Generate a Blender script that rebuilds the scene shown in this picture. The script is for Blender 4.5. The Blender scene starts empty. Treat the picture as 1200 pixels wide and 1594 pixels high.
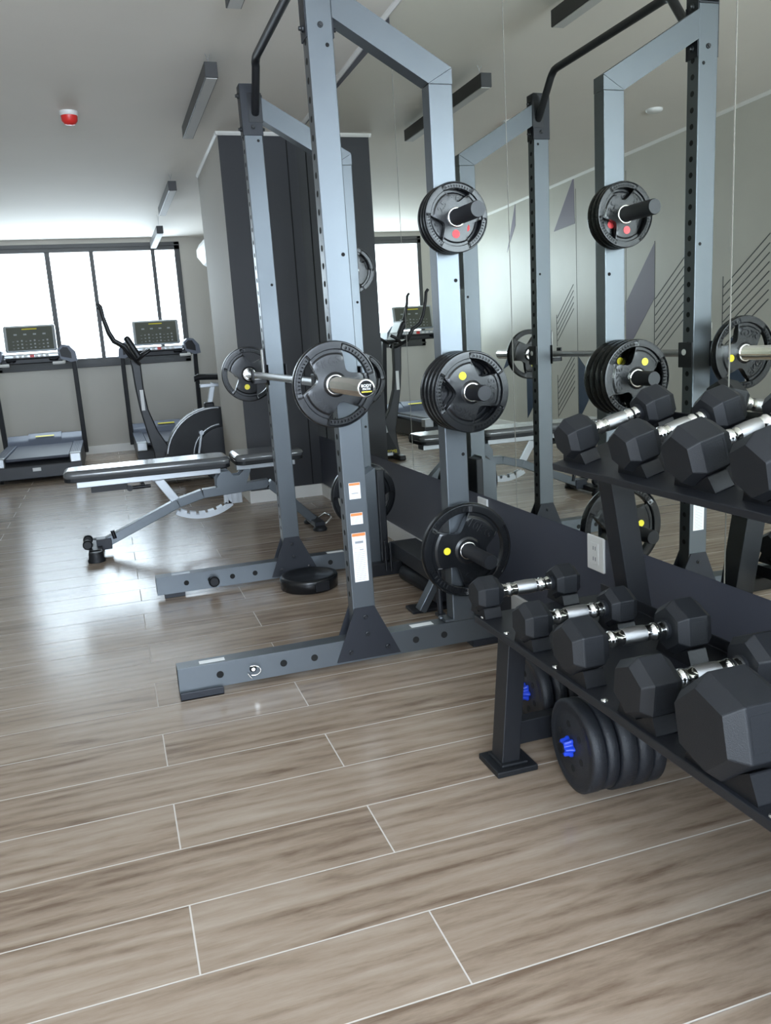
import bpy, math, random
from mathutils import Vector, Matrix, Quaternion
random.seed(7)
SC = bpy.context.scene
COL = SC.collection

# ------------------------------------------------------------------ camera
def make_camera():
    f, yaw, pit, rol = 1297.9, .3090, -.2039, -.0623
    cy, sy, cp, sp = math.cos(yaw), math.sin(yaw), math.cos(pit), math.sin(pit)
    fw = Vector((sy*cp, cy*cp, sp)); r = Vector((cy, -sy, 0)); u = r.cross(fw)
    cr, sr = math.cos(rol), math.sin(rol)
    r2 = cr*r + sr*u; u2 = -sr*r + cr*u
    cd = bpy.data.cameras.new('camera'); cam = bpy.data.objects.new('camera', cd); COL.objects.link(cam)
    M = Matrix((r2, u2, -fw)).transposed().to_4x4(); M.translation = Vector((0, 0, 1.07))
    cam.matrix_world = M
    cd.sensor_fit = 'HORIZONTAL'; cd.sensor_width = 36; cd.lens = 36*f/1200
    cd.clip_start = .02; SC.camera = cam
make_camera()

# ------------------------------------------------------------------ world, light, exposure
w = bpy.data.worlds.new('sky'); SC.world = w; w.use_nodes = True
bg = w.node_tree.nodes['Background']; bg.inputs[0].default_value = (.74, .86, 1.0, 1); bg.inputs[1].default_value = 12.0
def sky_portal(name, loc, rot, sx, sy):
    l = bpy.data.lights.new(name, 'AREA'); l.shape = 'RECTANGLE'; l.size = sx; l.size_y = sy
    l.cycles.is_portal = True
    o = bpy.data.objects.new(name, l); COL.objects.link(o); o.location = loc; o.rotation_euler = rot
sky_portal('window_portal', (-.08, 10.06, 1.64), (math.radians(-90), 0, 0), 2.05, 1.15)
sky_portal('added_rear_window_portal', (-.1, -1.86, 1.5), (math.radians(90), 0, 0), 2.5, 1.85)  # sky light through the added, unseen rear window
SC.view_settings.view_transform = 'Standard'; SC.view_settings.look = 'None'
SC.view_settings.gamma = 1; SC.view_settings.exposure = 1.08
SC.view_settings.use_curve_mapping = False

# ------------------------------------------------------------------ materials
def mat(name, col, rough=.5, metal=0, bump=0, bscale=200, emit=None, var=0, vscale=5, spec=.5, coat=0):
    m = bpy.data.materials.new(name); m.use_nodes = True
    nt = m.node_tree; b = nt.nodes['Principled BSDF']
    b.inputs['Base Color'].default_value = (*col, 1); b.inputs['Roughness'].default_value = rough
    b.inputs['Metallic'].default_value = metal; b.inputs['Specular IOR Level'].default_value = spec
    b.inputs['Coat Weight'].default_value = coat; b.inputs['Coat Roughness'].default_value = .15
    tc = nt.nodes.new('ShaderNodeTexCoord')
    n = nt.nodes.new('ShaderNodeTexNoise'); n.inputs['Scale'].default_value = vscale; n.inputs['Detail'].default_value = 5
    nt.links.new(tc.outputs['Object'], n.inputs['Vector'])
    mr = nt.nodes.new('ShaderNodeMapRange'); mr.inputs[3].default_value = 1-var; mr.inputs[4].default_value = 1+var
    nt.links.new(n.outputs[0], mr.inputs[0])
    vm = nt.nodes.new('ShaderNodeVectorMath'); vm.operation = 'SCALE'; vm.inputs[0].default_value = col
    nt.links.new(mr.outputs[0], vm.inputs['Scale']); nt.links.new(vm.outputs[0], b.inputs['Base Color'])
    if bump:
        n2 = nt.nodes.new('ShaderNodeTexNoise'); n2.inputs['Scale'].default_value = bscale; n2.inputs['Detail'].default_value = 3
        nt.links.new(tc.outputs['Object'], n2.inputs['Vector'])
        bp = nt.nodes.new('ShaderNodeBump'); bp.inputs['Strength'].default_value = bump; bp.inputs['Distance'].default_value = .002
        nt.links.new(n2.outputs[0], bp.inputs['Height']); nt.links.new(bp.outputs[0], b.inputs['Normal'])
    if emit:
        b.inputs['Emission Color'].default_value = (*emit[:3], 1); b.inputs['Emission Strength'].default_value = emit[3]
    return m

def floor_mat():
    m = bpy.data.materials.new('wood_plank_tile'); m.use_nodes = True
    nt = m.node_tree; N = nt.nodes; L = nt.links; b = N['Principled BSDF']
    def math_(op, a, c=None):
        n = N.new('ShaderNodeMath'); n.operation = op
        for i, v in enumerate((a, c)):
            if v is None: continue
            if isinstance(v, (int, float)): n.inputs[i].default_value = v
            else: L.new(v, n.inputs[i])
        return n.outputs[0]
    geo = N.new('ShaderNodeNewGeometry'); sep = N.new('ShaderNodeSeparateXYZ'); L.new(geo.outputs['Position'], sep.inputs[0])
    X, Y = sep.outputs[0], sep.outputs[1]
    v = math_('DIVIDE', math_('SUBTRACT', Y, .125), .2)
    row = math_('FLOOR', v); fv = math_('SUBTRACT', v, row)
    par = math_('FLOORED_MODULO', row, 2.0)      # 0 / 1
    off = math_('ADD', math_('MULTIPLY', par, .43), .03)
    u = math_('DIVIDE', math_('SUBTRACT', X, off), 1.2)
    colm = math_('FLOOR', u); fu = math_('SUBTRACT', u, colm)
    # distance to joints
    dv = math_('MULTIPLY', math_('MINIMUM', fv, math_('SUBTRACT', 1.0, fv)), .2)
    du = math_('MULTIPLY', math_('MINIMUM', fu, math_('SUBTRACT', 1.0, fu)), 1.2)
    d = math_('MINIMUM', dv, du)
    g = N.new('ShaderNodeMapRange'); g.inputs[1].default_value = .0011; g.inputs[2].default_value = .0021
    g.inputs[3].default_value = 1; g.inputs[4].default_value = 0; L.new(d, g.inputs[0]); grout = g.outputs[0]
    cmb = N.new('ShaderNodeCombineXYZ'); L.new(row, cmb.inputs[0]); L.new(colm, cmb.inputs[1])
    wn = N.new('ShaderNodeTexWhiteNoise'); wn.noise_dimensions = '3D'; L.new(cmb.outputs[0], wn.inputs['Vector'])
    # grain coordinates stretched along X and shifted per plank
    c2 = N.new('ShaderNodeCombineXYZ'); L.new(math_('MULTIPLY', X, 1.0), c2.inputs[0]); L.new(math_('MULTIPLY', Y, 7.0), c2.inputs[1])
    L.new(math_('MULTIPLY', wn.outputs[0], 40.0), c2.inputs[2])
    n1 = N.new('ShaderNodeTexNoise'); n1.inputs['Scale'].default_value = 1.7; n1.inputs['Detail'].default_value = 5; n1.inputs['Distortion'].default_value = 1.6
    L.new(c2.outputs[0], n1.inputs['Vector'])
    n2 = N.new('ShaderNodeTexNoise'); n2.inputs['Scale'].default_value = 14; n2.inputs['Detail'].default_value = 8; n2.inputs['Roughness'].default_value = .7
    L.new(c2.outputs[0], n2.inputs['Vector'])
    # ring figure
    wv = N.new('ShaderNodeTexWave'); wv.wave_type = 'BANDS'; wv.bands_direction = 'Y'; wv.inputs['Scale'].default_value = 1.0
    wv.inputs['Distortion'].default_value = 9; wv.inputs['Detail'].default_value = 3; wv.inputs['Detail Scale'].default_value = .9
    L.new(c2.outputs[0], wv.inputs['Vector'])
    s = math_('ADD', math_('MULTIPLY', n1.outputs[0], .62), math_('MULTIPLY', n2.outputs[0], .33))
    s = math_('ADD', s, math_('MULTIPLY', wv.outputs[0], .10))
    s = math_('ADD', s, math_('MULTIPLY', math_('SUBTRACT', wn.outputs[0], .5), .10))
    cr = N.new('ShaderNodeValToRGB'); e = cr.color_ramp.elements
    e[0].position = .34; e[0].color = (.160, .110, .076, 1); e[1].position = .74; e[1].color = (.39, .318, .252, 1)
    x = cr.color_ramp.elements.new(.5); x.color = (.285, .216, .160, 1)
    L.new(s, cr.inputs[0])
    mx = N.new('ShaderNodeMix'); mx.data_type = 'RGBA'; L.new(grout, mx.inputs[0]); L.new(cr.outputs[0], mx.inputs[6])
    mx.inputs[7].default_value = (.55, .50, .45, 1); L.new(mx.outputs[2], b.inputs['Base Color'])
    rr = N.new('ShaderNodeMapRange'); rr.inputs[3].default_value = .15; rr.inputs[4].default_value = .29; L.new(n2.outputs[0], rr.inputs[0])
    L.new(math_('ADD', rr.outputs[0], math_('MULTIPLY', grout, .4)), b.inputs['Roughness'])
    b.inputs['Specular IOR Level'].default_value = .42
    h = math_('SUBTRACT', math_('MULTIPLY', n2.outputs[0], .35), grout)
    bp = N.new('ShaderNodeBump'); bp.inputs['Strength'].default_value = .35; bp.inputs['Distance'].default_value = .0012
    L.new(h, bp.inputs['Height']); L.new(bp.outputs[0], b.inputs['Normal'])
    return m

M = {}
M['floor'] = floor_mat()
M['ceiling'] = mat('ceiling_paint', (.84, .80, .74), .8, var=.04, vscale=2)
M['grey_wall'] = mat('grey_wall_paint', (.50, .475, .43), .7, var=.05, vscale=2, bump=.1)
M['left_wall'] = mat('metallic_wall_paper', (.55, .535, .48), .40, var=.08, vscale=3, spec=.8)
M['navy_wall'] = mat('slate_wall_paint', (.062, .067, .088), .42, var=.06, vscale=2)
M['dark_wall'] = mat('charcoal_wall_paint', (.028, .029, .034), .55, var=.08, vscale=3)
M['white_trim'] = mat('white_trim_paint', (.82, .81, .78), .5, var=.02)
M['mirror'] = mat('mirror_glass', (.90, .92, .85), .0, 1.0)
M['joint'] = mat('joint_silicone', (.22, .21, .18), .5)
M['mirror_edge'] = mat('mirror_edge', (.10, .11, .11), .2)
M['steel_blue'] = mat('grey_powder_coat', (.118, .132, .145), .34, .65, bump=.12, bscale=900, var=.06, vscale=6)
M['black_coat'] = mat('black_powder_coat', (.011, .012, .015), .42, .1, bump=.15, bscale=700, var=.1)
M['navy_coat'] = mat('dark_plate_coat', (.013, .015, .021), .45, .2, bump=.2, bscale=700, var=.1)
M['hole'] = mat('hole_black', (.004, .004, .004), .9)
M['rubber'] = mat('black_rubber', (.0065, .0072, .0085), .27, spec=.45, bump=.12, bscale=350, var=.15, vscale=20)
M['rubber_matt'] = mat('matt_black_rubber', (.0105, .0115, .0135), .50, spec=.32, bump=.2, bscale=600, var=.12, vscale=20)
M['chrome'] = mat('chrome', (.82, .82, .80), .12, 1.0, var=.05, vscale=30)
M['knurl'] = mat('knurled_chrome', (.45, .45, .45), .28, 1.0, bump=.4, bscale=1500)
M['plastic'] = mat('black_plastic', (.007, .0075, .009), .42, spec=.3, bump=.1, var=.1)
M['vinyl'] = mat('black_vinyl_disc', (.016, .018, .023), .48, bump=.5, bscale=400, var=.15, vscale=20)
M['blue'] = mat('blue_plastic', (.01, .05, .55), .35)
M['yellow'] = mat('yellow_sticker', (.80, .68, .04), .4)
M['red'] = mat('red_plastic', (.75, .035, .03), .35)
M['pink'] = mat('pink_red_sticker', (.78, .06, .07), .4)
M['white'] = mat('white_plastic', (.78, .78, .76), .4)
M['paper'] = mat('white_label_paper', (.80, .81, .80), .5)
M['print'] = mat('label_grey_print', (.25, .26, .28), .6)
M['orange'] = mat('orange_label_print', (.80, .22, .06), .5)
M['frame'] = mat('dark_window_frame', (.065, .065, .065), .45, .3)
M['pad_top'] = mat('grey_leatherette', (.10, .105, .11), .22, bump=.06, bscale=300, var=.06, coat=1)
M['silver'] = mat('silver_paint', (.42, .44, .46), .33, .7, var=.04)
M['tread_blue'] = mat('blue_grey_plastic', (.13, .15, .20), .42, var=.05)
M['tread_belt'] = mat('treadmill_belt', (.045, .052, .075), .5, bump=.2, bscale=500)
M['screen'] = mat('console_screen', (.10, .105, .085), .3)  # screen tone lightened to stand in for overexposure haze
M['light_box'] = mat('lamp_body', (.040, .040, .042), .45, .2)
M['diffuser'] = mat('lamp_diffuser', (.55, .55, .54), .6)
M['purple'] = mat('mural_purple', (.20, .175, .24), .42)
M['navy'] = mat('mural_navy', (.03, .055, .10), .4)
M['mural_line'] = mat('mural_line_print', (.075, .08, .08), .5)
def glass_mat():
    m = bpy.data.materials.new('window_glass'); m.use_nodes = True; nt = m.node_tree
    out = nt.nodes['Material Output']; nt.nodes.remove(nt.nodes['Principled BSDF'])
    t = nt.nodes.new('ShaderNodeBsdfTransparent'); t.inputs[0].default_value = (.68, .69, .68, 1)  # grey tint added to dim the sky light through the panes
    g = nt.nodes.new('ShaderNodeBsdfGlossy'); g.inputs['Roughness'].default_value = .02
    mx = nt.nodes.new('ShaderNodeMixShader'); mx.inputs[0].default_value = .06
    nt.links.new(t.outputs[0], mx.inputs[1]); nt.links.new(g.outputs[0], mx.inputs[2]); nt.links.new(mx.outputs[0], out.inputs[0])
    return m
M['glass'] = glass_mat()

# ------------------------------------------------------------------ mesh helpers
class MB:
    def __init__(s): s.v = []; s.f = []; s.mi = []; s.sm = []; s.m = 0; s.T = Matrix.Identity(4)
    def add(s, vs, fs, smooth=False, T=None):
        b = len(s.v); A = s.T @ T if T is not None else s.T
        s.v += [tuple(A @ Vector(p)) for p in vs]
        s.f += [tuple(i+b for i in q) for q in fs]; s.mi += [s.m]*len(fs); s.sm += [smooth]*len(fs); return s
    def box(s, a, b, T=None):
        x0, y0, z0 = [min(p, q) for p, q in zip(a, b)]; x1, y1, z1 = [max(p, q) for p, q in zip(a, b)]
        return s.add([(x0, y0, z0), (x1, y0, z0), (x1, y1, z0), (x0, y1, z0), (x0, y0, z1), (x1, y0, z1), (x1, y1, z1), (x0, y1, z1)],
                     [(0, 3, 2, 1), (4, 5, 6, 7), (0, 1, 5, 4), (1, 2, 6, 5), (2, 3, 7, 6), (3, 0, 4, 7)], T=T)
    def bar(s, p, q, wx, wy, up=(0, 0, 1)):
        """rectangular bar from p to q; wx across, wy along 'up'"""
        p = Vector(p); q = Vector(q); d = (q-p).normalized(); u = Vector(up); x = d.cross(u).normalized(); u = x.cross(d)
        c = []
        for e in (p, q):
            for sx, sy in ((-1, -1), (1, -1), (1, 1), (-1, 1)): c.append(tuple(e + x*sx*wx/2 + u*sy*wy/2))
        return s.add(c, [(0, 3, 2, 1), (4, 5, 6, 7), (0, 1, 5, 4), (1, 2, 6, 5), (2, 3, 7, 6), (3, 0, 4, 7)])
    def rings(s, rr, cap=(True, True), smooth=True, closed=True):
        n = len(rr[0]); vs = [p for r in rr for p in r]; fs = []
        for i in range(len(rr)-1):
            for j in range(n if closed else n-1):
                k = (j+1) % n; fs.append((i*n+j, i*n+k, (i+1)*n+k, (i+1)*n+j))
        b = len(s.v); s.add(vs, fs, smooth)
        if cap[0]: s.add(list(rr[0]), [tuple(range(n))[::-1]])
        if cap[1]: s.add(list(rr[-1]), [tuple(range(n))])
        return s
    def lathe(s, o, d, prof, n=32, cap=(True, True), smooth=True, phase=0):
        """prof: list (t, r) along direction d"""
        o = Vector(o); d = Vector(d).normalized(); a = Vector((0, 0, 1)) if abs(d.z) < .9 else Vector((1, 0, 0))
        x = d.cross(a).normalized(); y = d.cross(x)
        rr = [[tuple(o + d*t + x*(r*math.cos(phase+2*math.pi*k/n)) + y*(r*math.sin(phase+2*math.pi*k/n))) for k in range(n)] for t, r in prof]
        return s.rings(rr, cap, smooth)
    def cyl(s, p, q, r, n=24, r2=None):
        p = Vector(p); q = Vector(q); l = (q-p).length
        return s.lathe(p, q-p, [(0, r), (l, r if r2 is None else r2)], n)
    def tube(s, pts, r, n=12, closed=False, cap=True):
        P = [Vector(p) for p in pts]; R = r if isinstance(r, (list, tuple)) else [r]*len(P); rr = []
        prev = None
        for i, p in enumerate(P):
            if closed: d = (P[(i+1) % len(P)]-P[i-1])
            else: d = (P[min(i+1, len(P)-1)]-P[max(i-1, 0)])
            d.normalize()
            if prev is None:
                a = Vector((0, 0, 1)) if abs(d.z) < .9 else Vector((1, 0, 0)); x = d.cross(a).normalized()
            else:
                x = (prev - d*prev.dot(d)).normalized()
            prev = x; y = d.cross(x)
            rr.append([tuple(p + x*(R[i]*math.cos(2*math.pi*k/n)) + y*(R[i]*math.sin(2*math.pi*k/n))) for k in range(n)])
        if closed: rr.append(rr[0])
        return s.rings(rr, (cap and not closed,)*2)
    def prism(s, pts, a, b, axis='x', smooth=False):
        """2D outline (CCW) extruded from a to b along axis"""
        def P(u, v, t): return {'x': (t, u, v), 'y': (u, t, v), 'z': (u, v, t)}[axis]
        n = len(pts); vs = [P(u, v, a) for u, v in pts]+[P(u, v, b) for u, v in pts]
        s.add(vs, [(i, (i+1) % n, n+(i+1) % n, n+i) for i in range(n)], smooth)
        s.add(vs, [tuple(range(n))[::-1], tuple(range(n, 2*n))]); return s
    def sheet(s, outline, th):
        """thin strip: profile polyline outline in x-z swept is done with prism; helper for thickness"""
        up = []; dn = []
        for i, (u, v) in enumerate(outline):
            a = Vector(outline[max(i-1, 0)]); b = Vector(outline[min(i+1, len(outline)-1)]); d = (b-a).normalized(); nrm = Vector((-d.y, d.x))
            up.append((u+nrm.x*th/2, v+nrm.y*th/2)); dn.append((u-nrm.x*th/2, v-nrm.y*th/2))
        return dn + up[::-1]
    def disc(s, o, d, r, n=20, th=.001): return s.lathe(o, d, [(0, r), (th, r)], n, smooth=False)
    def build(s, name, mats, parent=None, bevel=0, seg=2, M4=None, sub=0):
        me = bpy.data.meshes.new(name); me.from_pydata(s.v, [], s.f)
        if not isinstance(mats, (list, tuple)): mats = [mats]
        for m in mats: me.materials.append(M[m] if isinstance(m, str) else m)
        me.polygons.foreach_set('material_index', s.mi); me.polygons.foreach_set('use_smooth', s.sm)
        me.validate(); 
        import bmesh
        bm = bmesh.new(); bm.from_mesh(me); bmesh.ops.recalc_face_normals(bm, faces=bm.faces); bm.to_mesh(me); bm.free()
        o = bpy.data.objects.new(name, me); COL.objects.link(o)
        if parent is not None:
            o.parent = parent
            if not parent.get('_local'): o.matrix_parent_inverse = parent.matrix_world.inverted()
        if bevel:
            md = o.modifiers.new('bevel', 'BEVEL'); md.width = bevel; md.segments = seg; md.limit_method = 'ANGLE'; md.angle_limit = math.radians(35)
        return o
def text_mb(mb, txt, size, T, depth=.0006, align='CENTER'):
    cu = bpy.data.curves.new('t', 'FONT'); cu.body = txt; cu.size = size; cu.align_x = align; cu.align_y = 'CENTER'; cu.extrude = depth; cu.resolution_u = 2
    cu.offset = size*.012
    o = bpy.data.objects.new('t', cu); COL.objects.link(o)
    dg = bpy.context.evaluated_depsgraph_get(); me = bpy.data.meshes.new_from_object(o.evaluated_get(dg))
    mb.add([tuple(v.co) for v in me.vertices], [tuple(p.vertices) for p in me.polygons], T=T)
    bpy.data.objects.remove(o); bpy.data.curves.remove(cu); bpy.data.meshes.remove(me)
def basis(o, x, y):
    x = Vector(x).normalized(); y = Vector(y).normalized(); z = x.cross(y)
    m = Matrix((x, y, z)).transposed().to_4x4(); m.translation = Vector(o); return m

def empty(name, loc=(0, 0, 0), rz=0):
    o = bpy.data.objects.new(name, None); COL.objects.link(o); o.empty_display_size = .05
    o.location = loc; o.rotation_euler = (0, 0, rz)
    return o
def tag(o, label, cat, group=None):
    o['label'] = label; o['category'] = cat
    if group: o['group'] = group
    return o
def thing(name, loc, label, cat, group=None, rz=0):
    """Empty at the thing's base; parts are then built in its LOCAL coordinates"""
    return tag(empty(name, loc, rz), label, cat, group)
def part(mb, name, mats, parent, bevel=0, seg=2, label=None):
    o = mb.build(name, mats, None, bevel, seg); o.parent = parent
    if label: o['label'] = label
    return o
def struct(o): o['kind'] = 'structure'; return o
def copy_tree(o, parent=None):
    c = o.copy(); COL.objects.link(c); c.parent = parent
    for ch in list(o.children): copy_tree(ch, c)
    return c
def world_part(mb, name, mats, parent, bevel=0, seg=2, label=None):
    """mesh given in world coordinates, parent's Empty has only a translation"""
    L = parent.location
    mb.v = [(x-L.x, y-L.y, z-L.z) for x, y, z in mb.v]
    return part(mb, name, mats, parent, bevel, seg, label)

# ------------------------------------------------------------------ room
XL, XR, YB, YF = -1.48, 1.385, 10.0, -1.8
def cz(y): return 2.49 - .026*(y-4) if y > 4 else 2.49 - .012*(y-4)
# floor
struct(MB().box((XL-.1, YF-.1, -.1), (XR+.1, YB+.1, 0)).build('floor', 'floor'))
# ceiling (slightly sloping down towards the window)
b = MB(); ys = (YF-.1, 4, YB+.1)
vs = [(x, y, cz(y)+dz) for dz in (0, .1) for y in ys for x in (XL-.1, XR+.1)]
b.add(vs, [(0, 1, 3, 2), (2, 3, 5, 4), (6, 8, 9, 7), (8, 10, 11, 9), (0, 2, 8, 6), (2, 4, 10, 8), (1, 7, 9, 3), (3, 9, 11, 5), (0, 6, 7, 1), (4, 5, 11, 10)])
struct(b.build('ceiling', 'ceiling'))
wl = struct(MB().box((XL-.1, YF-.1, 0), (XL, YB+.1, 2.56)).build('wall_left', 'left_wall'))
struct(MB().box((XR, YF-.1, 0), (XR+.1, YB+.1, 2.56)).build('wall_right', ['navy_wall']))
# far wall with window opening
WX0, WX1, WZ0, WZ1 = -1.10, .955, .965, 2.285
b = MB(); b.box((XL, YB, 0), (XR, YB+.1, WZ0)).box((XL, YB, WZ1), (XR, YB+.1, 2.5)).box((XL, YB, WZ0), (WX0, YB+.1, WZ1)).box((WX1, YB, WZ0), (XR, YB+.1, WZ1))
struct(b.build('wall_back', 'grey_wall'))
# wall behind the camera, opened for the added light-giving window
b = MB(); b.box((XL, YF-.1, 0), (XR, YF, .6)).box((XL, YF-.1, 2.42), (XR, YF, 2.58)).box((XL, YF-.1, .6), (-1.35, YF, 2.42)).box((1.15, YF-.1, .6), (XR, YF, 2.42))
struct(b.build('wall_front', 'grey_wall'))
# right side wall beyond the pillar is painted grey
struct(MB().box((XR-.012, 7.0, 0), (XR, YB, cz(10))).build('wall_right_panel', 'grey_wall'))
# pillar
PX, PY0, PY1 = .868, 5.78, 7.0
b = MB(); b.box((PX, PY0, 0), (XR, PY1, 2.5)); po = b.build('wall_pillar', ['dark_wall', 'grey_wall']); struct(po)
for p in po.data.polygons:
    if p.normal.x < -.5: p.material_index = 1
b = MB().box((1.312, PY0-.004, .09), (1.318, PY0, cz(5.78))); o = b.build('panel_joint', 'hole', po)
# trims
def strip(name, pts, w_, h_, mt): return struct(MB().box(*pts).build(name, mt))
strip('baseboard_right', ((XR-.012, 1.0, 0), (XR, PY0, .085)), 0, 0, 'white_trim')
strip('baseboard_pillar', ((PX-.012, PY0-.012, 0), (XR, PY0, .085)), 0, 0, 'white_trim')
strip('baseboard_pillar_side', ((PX-.012, PY0, 0), (PX, PY1, .085)), 0, 0, 'white_trim')
strip('baseboard_back', ((XL, YB-.012, 0), (XR-.012, YB, .088)), 0, 0, 'white_trim')
strip('baseboard_left', ((XL, YF, 0), (XL+.012, YB-.012, .085)), 0, 0, 'white_trim')
def cornice(name, a, bb, inw):
    m = MB(); a = Vector(a); bb = Vector(bb); d = (bb-a).normalized(); n = Vector(inw)
    pr_ = [(0, 0), (.016, 0), (.016, -.008), (.006, -.022), (0, -.022)]
    rr = [[tuple(p + n*u + Vector((0, 0, v))) for u, v in pr_] for p in (a, bb)]
    m.rings(rr, smooth=False); return struct(m.build(name, 'white_trim'))
cornice('trim_1', (XR, YF, cz(YF)), (XR, 4, cz(4)), (-1, 0, 0)); cornice('trim_2', (XR, 4, cz(4)), (XR, PY0, cz(PY0)), (-1, 0, 0))
cornice('trim_3', (XL, YF, cz(YF)), (XL, 4, cz(4)), (1, 0, 0)); cornice('trim_4', (XL, 4, cz(4)), (XL, YB, cz(YB)), (1, 0, 0))
cornice('trim_5', (PX-.015, PY0, cz(PY0)), (XR, PY0, cz(PY0)), (0, -1, 0)); cornice('trim_6', (PX, PY0-.015, cz(PY0)), (PX, PY1, cz(PY1)), (-1, 0, 0))
# window
b = MB(); y0, y1 = YB-.01, YB+.05
b.box((WX0, y0, WZ1-.085), (WX1, y1, WZ1)).box((WX0, y0, WZ0), (WX1, y1, WZ0+.10)).box((WX0, y0, WZ0), (WX0+.05, y1, WZ1)).box((WX1-.06, y0, WZ0), (WX1, y1, WZ1))
wf = struct(b.build('window_1', 'frame', bevel=.004))
b = MB().box((WX0, y0-.012, WZ1-.04), (WX1, y0, WZ1-.03)).box((WX0, y0-.02, WZ0+.03), (WX1, y0, WZ0+.045)); b.build('window_track', 'frame', wf)
for x, w_ in ((-.446, .052), (.007, .045), (.66, .042)):
    MB().box((x-w_/2, y0-.002, WZ0+.1), (x+w_/2, y1-.01, WZ1-.085)).build('mullion', 'frame', wf, bevel=.003)
e = (WX0+.05, -.446, .007, .66, WX1-.06)
for a, c in zip(e, e[1:]): MB().box((a+.01, YB+.018, WZ0+.1), (c-.01, YB+.024, WZ1-.085)).build('pane', 'glass', wf)
# unseen window added behind the camera to light the near faces
b = MB(); y0, y1 = YF-.07, YF-.02
b.box((-1.35, y0, .6), (1.15, y1, .66)).box((-1.35, y0, 2.36), (1.15, y1, 2.42))
for x in (-1.35, -.55, .25, 1.09): b.box((x, y0, .6), (x+.06, y1, 2.42))
wf2 = struct(b.build('added_rear_window', 'frame', bevel=.004))
# glazed mirror panels
MZ0 = .432
seams = (.52, 1.62, 2.72, 3.82, PY0)
ml = ('tall mirror panel nearest the viewer behind the dumbbell rack', 'tall mirror panel second from the right edge, behind the near end of the rack',
      'tall mirror panel behind the middle of the power rack', 'tall mirror panel next to the dark pillar')
for (a, c), lb in zip(zip(seams, seams[1:]), ml):
    t = (a+c)/2; zt = min(cz(a), cz(c))-.024
    b = MB(); b.box((XR-.006, a+.0015, MZ0), (XR-.0005, c-.0015, zt))
    o = b.build('wall_mirror', ['mirror', 'mirror_edge'])
    for p in o.data.polygons: p.material_index = 0 if p.normal.x < -.5 else 1
    tag(o, lb, 'mirror', 'mirror panels along the right wall')
    # polished light bead down the panel joint
    if a > 1: MB().box((XR-.0068, a-.0013, MZ0), (XR-.0055, a+.0018, zt)).build('joint_strip', 'joint', o)

# mural printed on the left wall
xm = XL+.001
def mural(name, pts, mt): 
    return MB().prism(pts, xm-.001, xm+.0012, 'x').build(name, mt, wl)
mural('mural_triangle', [(7.04, 2.0), (7.42, 1.98), (7.05, 2.41)], 'purple')
mural('mural_triangle', [(8.21, 2.15), (8.42, 1.90), (8.2, 2.37)], 'purple')
mural('mural_diamond', [(5.85, 1.69), (5.85, 1.26), (6.24, .83), (6.24, 1.25)], 'purple')
mural('mural_triangle', [(6.26, 1.05), (6.55, .95), (6.26, 1.25)], 'purple')
mural('mural_triangle', [(8.3, .76), (8.6, .66), (8.3, 1.0)], 'navy')
mural('mural_bar', [(5.21, .77), (5.06, .73), (5.06, .60), (5.2, .39)], 'navy')
mural('mural_bar', [(4.98, .93), (4.82, .93), (4.82, .45), (4.98, .45)], 'navy')
mural('mural_bar', [(7.01, .80), (6.83, .66), (6.84, .40), (7.01, .20)], 'navy')
mural('mural_bar', [(8.05, .80), (7.9, .76), (7.9, .3), (8.05, .15)], 'navy')
def stripes(y0, y1, zb, zt, slope, n, step, yv, z0v, z1v):
    b = MB()
    for k in range(n):
        ya, yb_ = y0, y1; za = zb + k*step; zb2 = za + slope*(ya-yb_)
        b.bar((xm, ya, za), (xm, yb_, zb2), .007, .002, up=(1, 0, 0))
    b.box((xm-.001, yv-.003, z0v), (xm+.001, yv+.003, z1v))
    b.build('mural_stripes', 'mural_line', wl)
stripes(5.06, 4.62, .86, 0, .72, 8, .06, 5.06, .8, 1.36)
stripes(5.84, 5.44, .80, 0, .80, 8, .065, 5.85, .60, 1.7)
stripes(7.39, 7.08, .22, 0, .95, 7, .055, 7.40, .2, .62)
stripes(7.39, 7.08, .95, 0, .95, 5, .055, 7.40, .9, 1.2)
stripes(4.55, 4.0, 1.0, 0, .75, 7, .07, 4.56, .95, 1.5)
for yv in (7.02, 6.24): MB().box((xm-.001, yv-.002, .1), (xm+.0005, yv+.002, 2.3)).build('mural_seam', 'mural_line', wl)

# ------------------------------------------------------------------ wall and ceiling fittings
t = thing('wall_outlet', (XR, 2.195, .378), 'white blank outlet plate on the slate wall behind the dumbbells', 'outlet')
part(MB().box((-.009, -.046, -.056), (0, .046, .056)), 'cover_plate', 'white', t, .003)
part(MB().box((-.0115, -.020, -.034), (-.009, .020, .034)), 'socket_face', 'white', t, .001)
b = MB(); [part(MB().box((-.0120, y-.002, z-.006), (-.0114, y+.002, z+.006)), 'socket_slot', 'print', t) for y in (-.006, .006) for z in (-.017, .017)]
t = thing('wall_outlet', (XR, 3.025, .365), 'small white outlet plate under the mirror behind the largest grip plate', 'outlet')
part(MB().box((-.009, -.044, -.056), (0, .044, .056)), 'cover_plate', 'white', t, .003)
part(MB().box((-.0115, -.02, -.034), (-.009, .02, .034)), 'socket_face', 'white', t, .001)

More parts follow.
